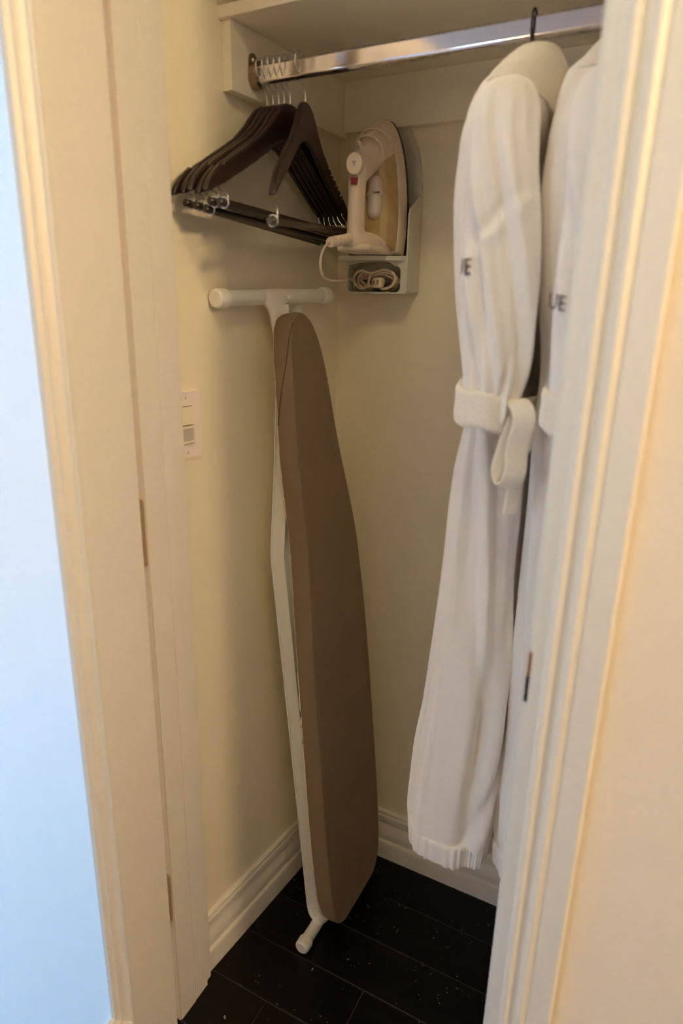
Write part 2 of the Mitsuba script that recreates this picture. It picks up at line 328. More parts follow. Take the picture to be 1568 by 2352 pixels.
def bead(p0, along, inward, L, side):
    pts = [(a, b) for a, b in BP]
    me = trimesh.creation.extrude_polygon(Polygon(pts), L)   # x: inward, y: out from the pane, z: along
    v = me.vertices.copy(); v[:, 2] = v[:, 0]+(v[:, 2]/L)*(L-2*v[:, 0])   # mitred ends
    xs = 0.002+side*v[:, 1]*0.95
    me.vertices = np.asarray(p0)+np.outer(v[:, 0], inward)+np.outer(v[:, 2], along)+np.outer(xs, X_)
    return me
for side in (1, -1):
    for p0, al, inw, L in (((0, GY0, GZ0), Z_, -Y_, GZ1-GZ0), ((0, GY1, GZ0), Z_, Y_, GZ1-GZ0), ((0, GY1, GZ0), Y_, Z_, GY0-GY1), ((0, GY1, GZ1), Y_, -Z_, GY0-GY1)):
        me = bead(p0, al, inw, L, side); me.fix_normals()
        obj('glazing_bead', me, 'trim', d, smooth=25)
v = np.array([(0.002, GY0, GZ0), (0.002, GY1, GZ0), (0.002, GY1, GZ1), (0.002, GY0, GZ1)])
obj('pane', (v, np.array([[0, 1, 2, 3]])), 'frosted', d, smooth=False, label='frosted glass pane glowing with daylight')
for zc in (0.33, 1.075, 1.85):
    h = obj('hinge', rbox((-0.0270, -0.640, zc-0.055), (-0.0110, -0.6085, zc+0.055), 0.004), 'hinge', d)  # hinge plate shaped to fill the gap and show its shade
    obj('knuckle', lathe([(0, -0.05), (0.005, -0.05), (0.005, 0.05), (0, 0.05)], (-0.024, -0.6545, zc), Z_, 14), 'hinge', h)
obj('knob', lathe([(0, 0), (0.012, 0), (0.012, 0.03), (0.026, 0.035), (0.028, 0.05), (0.018, 0.062), (0, 0.064)], (DX1, -1.21, 0.98), X_, 24), 'tarnish', d)

# ------------------------------------------------------------------ shelf, its supports and the rod
s = thing('closet_shelf', 'painted cream shelf board across the top of the closet above the rod', 'shelf')
obj('board', rbox((-0.034, -0.360, 1.8555), (XR, -0.0005, 1.8735), 0.0015), 'shelfwood', s)
c = struct('trim_7', lbox(-0.354, -0.0, 0.0005, 0.0200, 1.757, 1.855), 'shelfwood', False)   # wall cleats under the shelf
c = struct('trim_8', bx((0.019, -0.020, 1.765), (XR, -0.0005, 1.855)), 'shelfwood', False)
r = thing('closet_rod', 'flat-sided polished chrome hanging rod under the closet shelf', 'hanging rod')
RY_, RZ_ = -0.300, 1.790
prof = sbox(-0.0075, -0.0075, 0.0075, 0.0075)
oval = unary_union([Polygon([(0.0078*math.cos(t), (0.0090 if t < math.pi else -0.0090)+0.0060*math.sin(t)) for t in np.linspace(0, 2*np.pi, 60, endpoint=False)]), sbox(-0.0078, -0.0090, 0.0078, 0.0090)])
obj('bar', extr(oval, XR-0.001-0.003, MM(Y_, Z_, X_, (0.003, RY_, RZ_))), 'chrome', r, smooth=20)
fp = Polygon([(0.0125*math.cos(t), 0.022*math.sin(t)+0.0) for t in np.linspace(0, 2*np.pi, 40, endpoint=False)])
cup = extr(Polygon([(0.0165*math.cos(t), 0.0205*math.sin(t)) for t in np.linspace(0, 2*np.pi, 48, endpoint=False)]).difference(oval.buffer(0.0006)), 0.012, MM(Y_, Z_, X_, (-0.0045, RY_, RZ_)))
pl = extr(Polygon([(0.012*math.cos(t), (0.012 if math.sin(t) > 0 else -0.012)*1.0+0.012*math.sin(t)+0.008) for t in np.linspace(0, 2*np.pi, 48, endpoint=False)]), 0.002, MM(DL, Z_, NL, LW(-0.302, 0.0205, RZ_)))
f1 = obj('flange', pl, 'tarnish', r, label='dark tarnished end bracket screwed to the left cleat')
obj('socket', cup, 'tarnish', f1)
obj('screw', lathe([(0, 0), (0.004, 0), (0.003, 0.0015), (0, 0.002)], LW(-0.302, 0.0225, RZ_+0.022), NL, 14), 'wire', f1)
obj('bracket_screw', lathe([(0, 0), (0.0035, 0), (0.002, -0.008), (0, -0.010)], (0.44, -0.285, 1.8553), Z_, 12), 'wire', r)

# ------------------------------------------------------------------ wooden hangers
ZT = [(0, 1.746), (0.015, 1.745), (0.03, 1.738), (0.045, 1.724), (0.06, 1.707), (0.085, 1.685), (0.12, 1.664), (0.150, 1.646), (0.172, 1.633), (0.177, 1.627), (0.183, 1.629), (0.192, 1.622), (0.205, 1.611), (0.215, 1.598), (0.219, 1.590)]
ZB = [(0, 1.688), (0.03, 1.682), (0.06, 1.667), (0.085, 1.652), (0.12, 1.632), (0.150, 1.616), (0.172, 1.604), (0.192, 1.595), (0.205, 1.589), (0.215, 1.585), (0.219, 1.585)]
def hanger(label, hx, near, far, barn, barf, bend, chip=False, group=None, rodx=None):
    """hx: hook x; near/far: (x, y, dz) of the two shoulder ends; barn/barf: (x, y, z) of the trouser bar's ends."""
    k = thing('wooden_hanger', label, 'hanger', group)
    us = np.unique(np.r_[np.linspace(-0.219, 0.219, 75), [-0.1745, 0.1745, -0.178, 0.178, -0.003, 0.003]])
    top = np.interp(np.abs(us), *np.array(ZT).T); bot = np.interp(np.abs(us), *np.array(ZB).T)
    hy = -0.285; V = []
    for u, zt, zb in zip(us, top, bot):
        e = near if u < 0 else far; t = abs(u)/0.219
        x = hx+(e[0]-hx-bend)*t+bend*t**1.6; y = hy+(e[1]-hy)*t; dz = e[2]*t
        th = 0.0057*(1-0.12*t); tt = math.atan2(e[0]-hx, abs(e[1]-hy))
        nx, ny = math.cos(tt), (math.sin(tt) if u < 0 else -math.sin(tt))*1.0
        a = np.linspace(0, 2*np.pi, 20, endpoint=False); ca, sa = np.cos(a), np.sin(a)
        px = th*np.sign(ca)*np.abs(ca)**0.55; pz = (zt-zb)/2*np.sign(sa)*np.abs(sa)**0.45+(zt+zb)/2
        V.append(np.c_[x+px*nx, y+px*ny, pz+dz])
    obj('shoulder_bar', grid_mesh(np.array(V)), 'darkwood', k, smooth=50)
    hp = [(-0.285, 1.742), (-0.285, 1.758), (-0.288, 1.766), (-0.300, 1.776), (-0.312, 1.787), (-0.3165, 1.797), (-0.3150, 1.806), (-0.3080, 1.8120), (-0.2990, 1.8128), (-0.2900, 1.8085), (-0.2855, 1.798), (-0.2868, 1.786), (-0.2895, 1.779)]
    obj('hook', tube(spline([(hx, a, b) for a, b in hp], 60), 0.0012, 8), 'wire', k, label='bright steel hook')
    barn, barf = np.array(barn, float), np.array(barf, float); ax = (barf-barn)/np.linalg.norm(barf-barn)
    L = np.linalg.norm(barf-barn)
    b = obj('trouser_bar', lathe([(0, 0), (0.0045, 0), (0.0056, 0.0015), (0.0058, L/2), (0.0056, L-0.0015), (0.0045, L), (0, L)], barn, ax, 16), 'dowel', k, label='dark round trouser bar')
    for end, sgn, e, tt in ((barn, 1, near, 0.80), (barf, -1, far, 0.80)):
        c0 = end+ax*sgn*0.013
        tx = hx+(e[0]-hx-bend)*0.86+bend*0.86**1.6; ty = hy+(e[1]-hy)*0.86
        top = np.array([tx, ty, 1.600+e[2]*0.86])
        side = np.cross(ax, Z_); side /= np.linalg.norm(side)
        ring = [c0+0.0074*(math.cos(t)*side+math.sin(t)*Z_) for t in np.linspace(0, 2*np.pi, 22, endpoint=False)]
        ring.append(ring[0])
        obj('wire_loop', cat([tube(np.array(ring), 0.0010, 7, caps=False), tube(spline([top, top*0.6+(c0+0.0074*side)*0.4-Y_*0.001, c0+0.0074*side+Z_*0.008, c0+0.0074*side], 16), 0.0010, 7)]), 'wire', k)
    if chip:
        for q in range(7):
            t = 0.50+0.055*q; x = hx+(far[0]-hx-bend)*t+bend*t**1.6; y = hy+(far[1]-hy)*t
            zt = np.interp(0.219*t, *np.array(ZT).T)+far[2]*t-0.006-0.002*(q % 2)
            obj('paint_chip', rbox((x+0.0044, y-0.002, zt-0.0015), (x+0.0064, y+0.001+0.001*(q % 3), zt+0.0012), 0.0004, 6), 'chip', k)
    return k
HX = [0.0105, 0.0225, 0.0340, 0.0450, 0.0565]
NX = [-0.0215, -0.0040, 0.0110, 0.0255, 0.0400]
FX = [0.0095, 0.0205, 0.0310, 0.0410, 0.0505]
BN = [(0.003, -0.497, 1.5695), (0.021, -0.496, 1.5655), (0.038, -0.494, 1.5600), (0.049, -0.497, 1.5700), (0.066, -0.496, 1.5685)]
BF = [(0.008, -0.088, 1.5510), (0.021, -0.087, 1.5530), (0.034, -0.086, 1.5560), (0.047, -0.088, 1.5620), (0.060, -0.087, 1.5650)]
HL = ['dark wooden suit hanger hard against the left wall, innermost of the packed row', 'dark wooden hanger second from the left wall in the packed row', 'dark wooden hanger in the middle of the packed row of five',
      'dark wooden hanger next to the outermost of the packed row', 'dark wooden hanger outermost of the packed row, its flat side in full view']
for i in range(5):
    hanger(HL[i], HX[i], (NX[i], -0.497+0.002*(i % 2), 0.002*(i % 3)-0.004), (FX[i], -0.075, 0.0), BN[i], BF[i], -0.008, group='dark wooden hangers on the rod')
hanger('dark wooden hanger hanging apart and turned edge-on, chipped paint on its far arm', 0.086, (0.153, -0.487, -0.012), (0.060, -0.078, 0.006), (0.155, -0.497, 1.5390), (0.060, -0.076, 1.5730), 0.020, chip=True, group='dark wooden hangers on the rod')

# ------------------------------------------------------------------ light switch with sensor, on the left wall
k = thing('light_switch', 'white wall switch plate with a sensor window, on the left wall by the jamb', 'light switch')
def lw_poly(poly, h, o): return extr(poly, h, MM(DL, Z_, NL, LW(0, o, 0)))
pl = sbox(-0.511, 1.168, -0.441, 1.2825).buffer(-0.002).buffer(0.002).difference(sbox(-0.4925, 1.192, -0.4595, 1.2585))
obj('plate', lw_poly(pl, 0.0055, 0.0003), 'switch_plastic', k)
obj('recess', lw_poly(sbox(-0.4925, 1.192, -0.4595, 1.2585), 0.001, 0.0005), 'black', k)
obj('rocker', cat([lw_poly(sbox(-0.4917, 1.2265, -0.4607, 1.2570).buffer(-0.001).buffer(0.001), 0.0075, 0.0015)]), 'switch_warm', k)
sw = Polygon([(-0.4917, 1.1945), (-0.4665, 1.1945), (-0.462, 1.199), (-0.4607, 1.204), (-0.4607, 1.2240), (-0.4917, 1.2240)])
obj('sensor_housing', lw_poly(sw.difference(sbox(-0.4895, 1.1985, -0.4625, 1.2205)), 0.0090, 0.0015), 'switch_warm', k)
obj('sensor_lens', lw_poly(sbox(-0.4894, 1.1986, -0.4626, 1.2204), 0.0075, 0.0015), 'lens_plastic', k, label='greyish translucent sensor window')
for z in (1.2725, 1.178):
    q = obj('screw', lathe([(0, 0), (0.0030, 0), (0.0026, 0.0010), (0, 0.0013)], LW(-0.4760, 0.0058, z), NL, 16), 'switch_plastic', k)
    obj('slot', lw_poly(sbox(-0.4764, z-0.0026, -0.4756, z+0.0026), 0.0012, 0.0062), 'black', q)

# ------------------------------------------------------------------ ironing board
ib = thing('ironing_board', 'folded ironing board with a brown cover, leaning upright on the left wall', 'ironing board')
BN_ = np.array([1, 0, 0.0889]); BN_ /= np.linalg.norm(BN_)              # normal of the ironing face
BS_ = np.array([-0.0889, 0, 1]); BS_ /= np.linalg.norm(BS_)             # up along the board
B0 = np.array([0.1935, -0.187, 0.030]); BLEN = 1.392
WS = [(0.000, 0.070), (0.006, 0.088), (0.02, 0.104), (0.06, 0.122), (0.12, 0.130), (0.3, 0.1330), (0.5, 0.1310), (0.7, 0.1250), (0.85, 0.1140), (1.0, 0.0990), (1.1, 0.0880), (1.2, 0.0755), (1.28, 0.0655), (1.33, 0.0560), (1.36, 0.0450), (1.38, 0.0310), (1.388, 0.0190), (1.392, 0.005)]
CY = [(0, -0.187), (0.5, -0.193), (0.9, -0.202), (1.15, -0.240), (1.28, -0.253), (1.392, -0.272)]
def board_ring(inset, off, n=90):
    from scipy.interpolate import PchipInterpolator
    w = PchipInterpolator(*np.array(WS).T); cy = PchipInterpolator(*np.array(CY).T)
    s = BLEN*(0.5-0.5*np.cos(np.linspace(0, np.pi, n)))
    r_ = np.c_[cy(s)-np.maximum(w(s)-0, 0), s]; l_ = np.c_[cy(s)+w(s), s][::-1]
    P = Polygon(np.vstack([r_, l_])).buffer(0).buffer(-inset, join_style=1) if inset else Polygon(np.vstack([r_, l_]))
    ring = P.exterior; c = P.centroid
    d = np.linspace(0, 1, 360, endpoint=False); pts = np.array([ring.interpolate(t, normalized=True).coords[0] for t in d])
    if Polygon(pts).exterior.is_ccw is False: pts = pts[::-1]
    i = np.argmin(pts[:, 1]+abs(pts[:, 0]+0.187)*0.2); pts = np.roll(pts, -i, axis=0)
    return pts, off
def bpt(pts, off): return np.array([[0, p[0], 0] for p in pts])+np.array([B0[0], 0, B0[2]])+np.outer(pts[:, 1], BS_)+off*BN_
rings = []
for inset, off in ((0.020, -0.0025), (0.010, -0.0005), (0.004, 0), (0.0012, -0.003), (0, -0.009), (0.0, -0.020), (0.0012, -0.032), (0.004, -0.040)):
    pts, o = board_ring(inset, off); V = bpt(pts, o); 
    if off < -0.015:
        ph = np.arange(360); amp = 0.0016*(abs(off)-0.01)/0.03
        ny = np.gradient(pts, axis=0); ny = np.c_[ny[:, 1], -ny[:, 0]]; ny /= np.linalg.norm(ny, axis=1)[:, None]+1e-9
        wob = amp*(np.sin(ph*1.9)+np.sin(ph*0.83+1)+0.7*np.sin(ph*3.1+2))*0.25
        V = V+np.outer(wob, Y_)*1.0
        if off < -0.036: V = V+np.outer(0.0016*np.sin(ph*0.07+1.0)+0.0003*np.sin(ph*0.9), BN_)
    rings.append(V)
hemring = rings[-1]
V = np.array(rings)
top = V[0].mean(0)
cov = grid_mesh(V, caps=False)
face_c = np.vstack([V[0]])
ptsP = Polygon(board_ring(0.020, 0)[0])
tri_v, tri_f = trimesh.creation.triangulate_polygon(ptsP.simplify(0.0002), engine='earcut')
facem = trimesh.Trimesh(bpt(np.asarray(tri_v), -0.0025), tri_f, process=False)
if facem.face_normals.mean(0)@BN_ < 0: facem.invert()
covm = cat([cov, facem]); covm.merge_vertices(); covm.fix_normals()
obj('cover', covm, 'cover', ib, smooth=35, label='brown cotton cover')
inner = np.array([hemring-BN_*0.000, hemring-BN_*0.0015])
ph = np.arange(360)
ctr = hemring.mean(0)
sel = [i for i in range(360) if hemring[i, 1] < -0.2]
hr = np.array([h for h in hemring]); 
hr2 = hr.copy(); 
low = np.clip((0.80-hr[:, 2])/0.25, 0, 1); brk = (np.sin(ph*0.9+3*np.sin(ph*0.31)) > -0.55).astype(float)
gap_ = low*brk*(0.75+0.25*np.sin(ph*2.1))-0.22*(1-low)-0.3*low*(1-brk)
h0 = hr+BN_*0.0006*np.ones((360, 1))
h1 = hr-BN_*(0.0010+0.0036*gap_[:, None])
dirn = hr-np.c_[np.full(360, hr[:, 0].mean()), np.interp(hr[:, 2], [0, 1.4], [-0.19, -0.265]), hr[:, 2]]; dirn[:, 0] = 0; dirn /= np.linalg.norm(dirn, axis=1)[:, None]
st = []
for z_, f_ in ((1.398, 0.0), (1.385, 0.12), (1.365, 0.25), (1.33, 0.42), (1.29, 0.60), (1.25, 0.78), (1.215, 0.95)):
    cand = [i for i in range(360) if V[4][i][1] < -0.272]
    i = min(cand, key=lambda q: abs(V[4][q][2]-z_))
    r_ = f_*5; a_ = 2+int(min(r_, 4.99)); fr_ = min(r_, 4.99)-int(min(r_, 4.99))
    st.append(V[a_][i]*(1-fr_)+V[min(a_+1, 7)][i]*fr_-Y_*0.0006+BN_*0.0002)
obj('stitched_seam', tube(spline(st, 40), 0.0006, 6), 'seam_thread', ib, smooth=60, label='dark stitched seam line on the cover')
obj('hem_trim', grid_mesh(np.array([h0+dirn*0.0010, h1+dirn*0.0012, h1-dirn*0.0006, h0-dirn*0.0006]), caps=False), 'hem', ib, smooth=30, label='frayed cream hem tape')
pts, _ = board_ring(0.006, 0)
Vd = np.array([bpt(pts, -0.018), bpt(pts, -0.030), bpt(board_ring(0.009, 0)[0], -0.030)])
dk = grid_mesh(Vd, caps=False)
pv, pf = trimesh.creation.triangulate_polygon(Polygon(pts).simplify(0.0003), engine='earcut')
dkf = trimesh.Trimesh(bpt(np.asarray(pv), -0.022), pf, process=False)
obj('metal_deck', cat([dk, dkf]), 'board_metal', ib, smooth=30)

TB0, TB1 = LW(-0.405, 0.0185, 1.4345), LW(-0.070, 0.0185, 1.4505)     # top foot bar
TAX = (TB1-TB0)/np.linalg.norm(TB1-TB0); TL = np.linalg.norm(TB1-TB0)
FT0 = np.array([0.1330, -0.362, 0.0195]); FT1 = np.array([0.1330, -0.030, 0.0195]); FAX = np.array([0, 1.0, 0]); FL = 0.332
def footbar(o, ax, L, cap):
    t = obj('foot_bar', lathe([(0, 0.002), (0.0132, 0.002), (0.0135, L/2), (0.0132, L-0.002), (0, L-0.002)], o, ax, 28), 'board_metal', ib)
    for p, a in ((np.asarray(o), ax), (np.asarray(o)+ax*L, -ax)):
        obj('end_cap', lathe([(0, -0.004), (0.0100, -0.004), (0.0130, -0.0038), (0.0158, -0.0015), (0.0168, 0.002), (0.0170, 0.018), (0.0162, 0.021), (0.0140, 0.022), (0, 0.022)], p, a, 28), 'foot_cap', t, label='white plastic end cap')
    return t
t1 = footbar(TB0, TAX, TL, 1)
t2 = footbar(FT0, FAX, FL, 1)
# pressed-steel channel leg: path in x-z, section in y with flanges towards the board
def leg(path, ya, yb, depth, lip, name):
    Pp = np.array(path); dd = np.r_[0, np.cumsum(np.linalg.norm(np.diff(Pp, axis=0), axis=1))]; q_ = np.linspace(0, dd[-1], 150); P = np.c_[np.interp(q_, dd, Pp[:, 0]), np.interp(q_, dd, Pp[:, 1]), np.interp(q_, dd, Pp[:, 2])]
    t = np.gradient(P, axis=0); t /= np.linalg.norm(t, axis=1)[:, None]
    out = []
    for p, d_ in zip(P, t):
        n_ = np.array([-d_[2], 0, d_[0]])
        if n_[0] < 0: n_ = -n_
        w0, w1 = ya(p[2]), yb(p[2])
        sec = [(w0-lip, 0), (w0-lip, 0.0022), (w0, 0.0022), (w0, depth), (w0+0.002, depth), (w0+0.002, 0.004), (w1-0.002, 0.004), (w1-0.002, depth), (w1, depth), (w1, 0.0022), (w1+lip, 0.0022), (w1+lip, 0)]
        out.append([np.array([p[0], y, p[2]])+n_*o for y, o in sec])
    return grid_mesh(np.array(out))
pth = [(0.000, 0, 1.425), (0.020, 0, 1.30), (0.0215, 0, 1.12), (0.0195, 0, 0.945), (0.0205, 0, 0.925), (0.062, 0, 0.52), (0.090, 0, 0.24), (0.107, 0, 0.068), (0.111, 0, 0.048), (0.118, 0, 0.034), (0.130, 0, 0.024)]
P0 = np.array([(p[0], 0, p[2]) for p in pth], float)
yn = lambda z: float(np.interp(z, [0, 0.5, 0.95, 1.3, 1.42], [-0.292, -0.296, -0.300, -0.275, -0.250]))
yf = lambda z: float(np.interp(z, [0, 0.5, 0.95, 1.3, 1.42], [-0.150, -0.160, -0.180, -0.200, -0.205]))
obj('leg', leg(P0, yn, yf, 0.0300, 0.0045, 'leg'), 'board_metal', ib, smooth=25, label='pale grey pressed-steel leg')
P1 = np.array([(0.012, 0, 1.36), (0.030, 0, 1.15), (0.045, 0, 0.90), (0.075, 0, 0.55), (0.108, 0, 0.20), (0.122, 0, 0.060), (0.140, 0, 0.030)], float)
obj('leg', leg(P1, lambda z: yn(z)+0.012, lambda z: yf(z)-0.012, 0.018, 0.002, 'leg'), 'board_metal', ib, smooth=25)
# saddle that joins the top bar to the leg
c0 = (TB0+TB1)/2+TAX*(-0.012)
sad = hullchain([(c0-TAX*0.030+NL*0.001, 0.0150), (c0+TAX*0.026+NL*0.001, 0.0150)], None, 32)
sad2 = hullchain([(c0-TAX*0.010+NL*0.006, (0.013, 0.031, 0.013)), (c0-TAX*0.004+NL*0.012-Z_*0.026, (0.012, 0.024, 0.012)), (c0-TAX*0.002+NL*0.018-Z_*0.075, (0.011, 0.017, 0.010))], None, 24)
obj('saddle', smoothed(sad+sad2, 0.004, 10), 'foot_cap', ib, smooth=60, label='moulded white saddle holding the top bar')
for sgn in (-0.026, 0.026):
    obj('rivet', lathe([(0, -0.001), (0.0048, 0), (0.0040, 0.0022), (0, 0.0030)], c0+TAX*sgn+NL*0.0155-Z_*0.001, NL*0.9-Y_*0.3, 16), 'foot_cap', ib)
obj('rubber_pad', smoothed(hullchain([((0.135, -0.285, 0.030), (0.016, 0.010, 0.020)), ((0.150, -0.262, 0.040), (0.014, 0.010, 0.018))]), 0.004, 6), 'board_metal', ib, smooth=60)

# ------------------------------------------------------------------ iron holder, iron and its cord, on the back wall
ho = thing('iron_holder', 'grey-white plastic wall holder carrying the iron, on the back wall', 'iron holder')
HX0, HX1, HYF, HZ0, HZ1 = 0.0570, 0.1905, -0.066, 1.4555, 1.5260
fr = sbox(HX0, HZ0, HX1, HZ1).buffer(-0.006).buffer(0.006)
op = sbox(HX0+0.0025, HZ0+0.0035, HX1-0.0150, HZ1-0.020).buffer(-0.008).buffer(0.008)
arch = Polygon([(HX0+0.0025, HZ0+0.045)]+[(HX0+0.0025+(HX1-0.0175-HX0)*t, HZ1-0.0165+0.0065*math.sin(math.pi*t)-0.012*max(0, t-0.8)/0.2) for t in np.linspace(0, 1, 24)]+[(HX1-0.0150, HZ0+0.045)])
op = unary_union([op.buffer(0), arch.buffer(0)]).buffer(0.0008).simplify(0.0001)
shell = extr(fr.difference(op), 0.058, MM(X_, Z_, -Y_, (0, -0.008, 0)))
bk = Polygon([(HX0, HZ0+0.004), (HX1, HZ0+0.004), (HX1, 1.632)]+[(0.124+0.0655*math.sqrt(max(0, 1-((z-1.632)/0.150)**2.2)), z) for z in np.linspace(1.636, 1.782, 26)]+[(0.124-0.0655*math.sqrt(max(0, 1-((z-1.632)/0.150)**2.2)), z) for z in np.linspace(1.782, 1.636, 26)]+[(HX0, 1.632)]).buffer(0)
back = extr(bk, 0.0075, MM(X_, Z_, -Y_, (0, -0.0003, 0)))
obj('back_plate', cat([back]), 'holder', ho, smooth=30)
obj('cord_box', shell, 'holder', ho, smooth=30)
wg = Polygon([(-0.004, 1.50), (-0.066, 1.50), (-0.066, 1.600), (-0.060, 1.612), (-0.012, 1.640), (-0.004, 1.642)])
for x0 in (HX1-0.0035, HX0): obj('side_wing', extr(wg, 0.0035, MM(Y_, Z_, X_, (x0, 0, 0))), 'holder', ho)
sh = Polygon([(HX0-0.003, -0.008), (HX1-0.002, -0.008), (HX1-0.002, -0.064)]+[(HX1-0.002-(HX1-HX0+0.001)*t, -0.064-0.050*math.sin(math.pi*min(1, t*0.62+0.0))**0.9*(1-0.25*t)) for t in np.linspace(0, 1, 26)]).buffer(0)
obj('rest_shelf', extr(sh, 0.0085, MM(X_, Y_, Z_, (0, 0, 1.5165))), 'holder', ho, smooth=40)

ir = thing('steam_iron', 'white steam iron standing on its heel in the wall holder', 'iron')
XC, SZ0, SL = 0.1245, 1.5265, 0.2465
def iron_outline(inset, n=44, tip=0.0):
    t = np.linspace(0, 1, n); w = np.where(t < 0.22, 0.0505+0.0040*np.sin(t/0.22*np.pi/2), 0.0545*np.sqrt(np.maximum(0, 1-((t-0.22)/0.78)**2.05)))
    z = SZ0+t*SL
    p = Polygon(np.vstack([np.c_[XC+w, z], np.c_[XC-w, z][::-1]])).buffer(0)
    if inset: p = p.buffer(-inset)
    q = np.array([p.exterior.interpolate(s, normalized=True).coords[0] for s in np.linspace(0, 1, 120, endpoint=False)])
    if not Polygon(q).exterior.is_ccw: q = q[::-1]
    i = np.argmin(q[:, 1]*10+abs(q[:, 0]-XC)); return np.roll(q, -i, axis=0)
def layers(L, caps=True):
    return grid_mesh(np.array([np.c_[iron_outline(ins)[:, 0], np.full(120, y), iron_outline(ins)[:, 1]+dz] for ins, y, dz in L]), caps)
obj('soleplate', layers([(0.003, -0.0400, 0), (0.0005, -0.0415, 0), (0, -0.0470, 0), (0.0015, -0.0490, 0)]), 'soleplate', ir, smooth=40, label='dark soleplate')
obj('skirt', layers([(0.0015, -0.0485, 0), (0.0010, -0.0560, 0), (0.0035, -0.0680, 0), (0.0065, -0.0740, 0), (0.0085, -0.0755, 0)]), 'iron_body', ir, smooth=40)
tp = []
for ins, y, zc in ((0.0085, -0.0748, 1.722), (0.0100, -0.0860, 1.718), (0.0140, -0.1000, 1.708), (0.0200, -0.1080, 1.695), (0.0300, -0.1110, 1.680)):
    o = iron_outline(ins); o = o[o[:, 1] < zc]; tp += [(float(a), y, float(b)) for a, b in o]
obj('water_tank', man(m3.Manifold.hull_points(tp)), 'iron_tank', ir, smooth=40, label='amber see-through water tank')
nose = hullchain([((XC, -0.060, SZ0+SL-0.016), (0.012, 0.014, 0.012)), ((XC, -0.084, 1.728), (0.032, 0.018, 0.020)), ((XC, -0.115, 1.700), (0.026, 0.026, 0.026)), ((XC, -0.146, 1.676), (0.019, 0.024, 0.026)), ((XC, -0.165, 1.655), (0.0155, 0.0185, 0.020)), ((XC, -0.166, 1.560), (0.0155, 0.0190, 0.016)), ((XC, -0.160, 1.5435), (0.020, 0.024, 0.0165))])
nose2 = hullchain([((XC, -0.075, 1.735), (0.030, 0.014, 0.020)), ((XC, -0.085, 1.708), (0.037, 0.018, 0.018)), ((XC, -0.120, 1.682), (0.020, 0.024, 0.018)), ((XC, -0.152, 1.658), (0.014, 0.016, 0.016))])
o1, o2 = iron_outline(0.0068), iron_outline(0.0150); o1, o2 = o1[o1[:, 1] > 1.700], o2[(o2[:, 1] > 1.704) & (o2[:, 1] < 1.738)]
shell_pts = np.vstack([np.c_[o1[:, 0], np.full(len(o1), -0.0745), o1[:, 1]], np.c_[o1[:, 0], np.full(len(o1), -0.0800), o1[:, 1]], np.c_[o2[:, 0], np.full(len(o2), -0.1030), o2[:, 1]]])
nose2 = nose2+m3.Manifold.hull_points([tuple(map(float, p)) for p in shell_pts])
heel = hullchain([((XC, -0.165, 1.5435), (0.024, 0.020, 0.0165)), ((XC, -0.120, 1.5465), (0.034, 0.020, 0.0195)), ((XC, -0.085, 1.5385), (0.040, 0.014, 0.0115))])
obj('handle', smoothed(nose+nose2+heel, 0.0042, 14), 'iron_body', ir, smooth=60)
obj('heel_foot', rbox((XC-0.034, -0.178, SZ0+0.0002), (XC+0.034, -0.060, SZ0+0.0125), 0.005), 'iron_body', ir, smooth=50)
def disc(c, ax, rx, rz, h, up=Z_):
    ax = np.asarray(ax, float)/np.linalg.norm(ax); u = np.cross(up, ax); u /= np.linalg.norm(u); v = np.cross(ax, u)
    t = np.linspace(0, 2*np.pi, 36, endpoint=False)
    R = [np.array([np.asarray(c)+a*h*ax+s*(rx*math.cos(x)*u+rz*math.sin(x)*v) for x in t]) for a, s in ((-1, 1), (0.7, 1), (0.92, 0.95), (1.0, 0.85))]
    return grid_mesh(np.array(R))
bc = np.array([XC+0.004, -0.1840, 1.670])
bax = np.array([0.28, -1, 0.10])
bt = obj('spray_button', disc(bc, bax, 0.0150, 0.0190, 0.0065), 'iron_body', ir, smooth=45)
ico = []
b1 = bax/np.linalg.norm(bax); bu = np.cross(Z_, b1); bu /= np.linalg.norm(bu); bv = np.cross(b1, bu)
for rr in range(5):
    for cc in range(5-rr):
        p = bc+b1*0.0068+bu*((cc-(4-rr)/2)*0.0017)+bv*(0.0035-rr*0.0019)
        s_ = trimesh.creation.icosphere(1, 0.00062); s_.apply_translation(p); ico.append(s_)
obj('spray_symbol', cat(ico), 'iron_print', bt)
obj('power_lamp', extr(Polygon([(-0.0062, 0.0045), (0.0062, 0.0045), (0.0048, -0.0055), (-0.0048, -0.0055)]).buffer(0.0008), 0.0035, MM(bu, Z_, b1, (XC+0.0035, -0.1830, 1.6430))), 'iron_red', ir, label='dark red indicator lamp')
kc = np.array([XC+0.010, -0.1085, 0])
pill = hullchain([((XC+0.012, -0.112, 1.651), (0.0135, 0.012, 0.0135)), ((XC+0.012, -0.112, 1.602), (0.0135, 0.012, 0.0135))], None, 28)
kn = obj('steam_dial', man(pill), 'iron_knob', ir, smooth=50, label='pale lilac-white dial')
obj('dial_collar', smoothed(hullchain([((XC+0.012, -0.112, 1.632), (0.0165, 0.0135, 0.0085)), ((XC+0.012, -0.112, 1.6325), (0.0165, 0.0135, 0.0085))]), 0.003, 3), 'iron_knob', kn, smooth=50)
def rings_on(p, q, r0, n, nm):
    pass
na = np.array([0, 0.80, 0.60])
for (yy, zz, rx, ry) in ((-0.100, 1.7245, 0.0300, 0.0225), (-0.1225, 1.7065, 0.0275, 0.0250)):
    t = np.linspace(0, 2*np.pi, 48, endpoint=False); v_ = np.cross(na, X_)
    P = np.array([np.array([XC, yy, zz])+rx*math.cos(x)*X_+ry*math.sin(x)*v_ for x in t]); P = np.vstack([P, P[:1]])
    obj('nozzle_ring', tube(P, 0.0022, 8, caps=False), 'iron_body', ir, smooth=50)
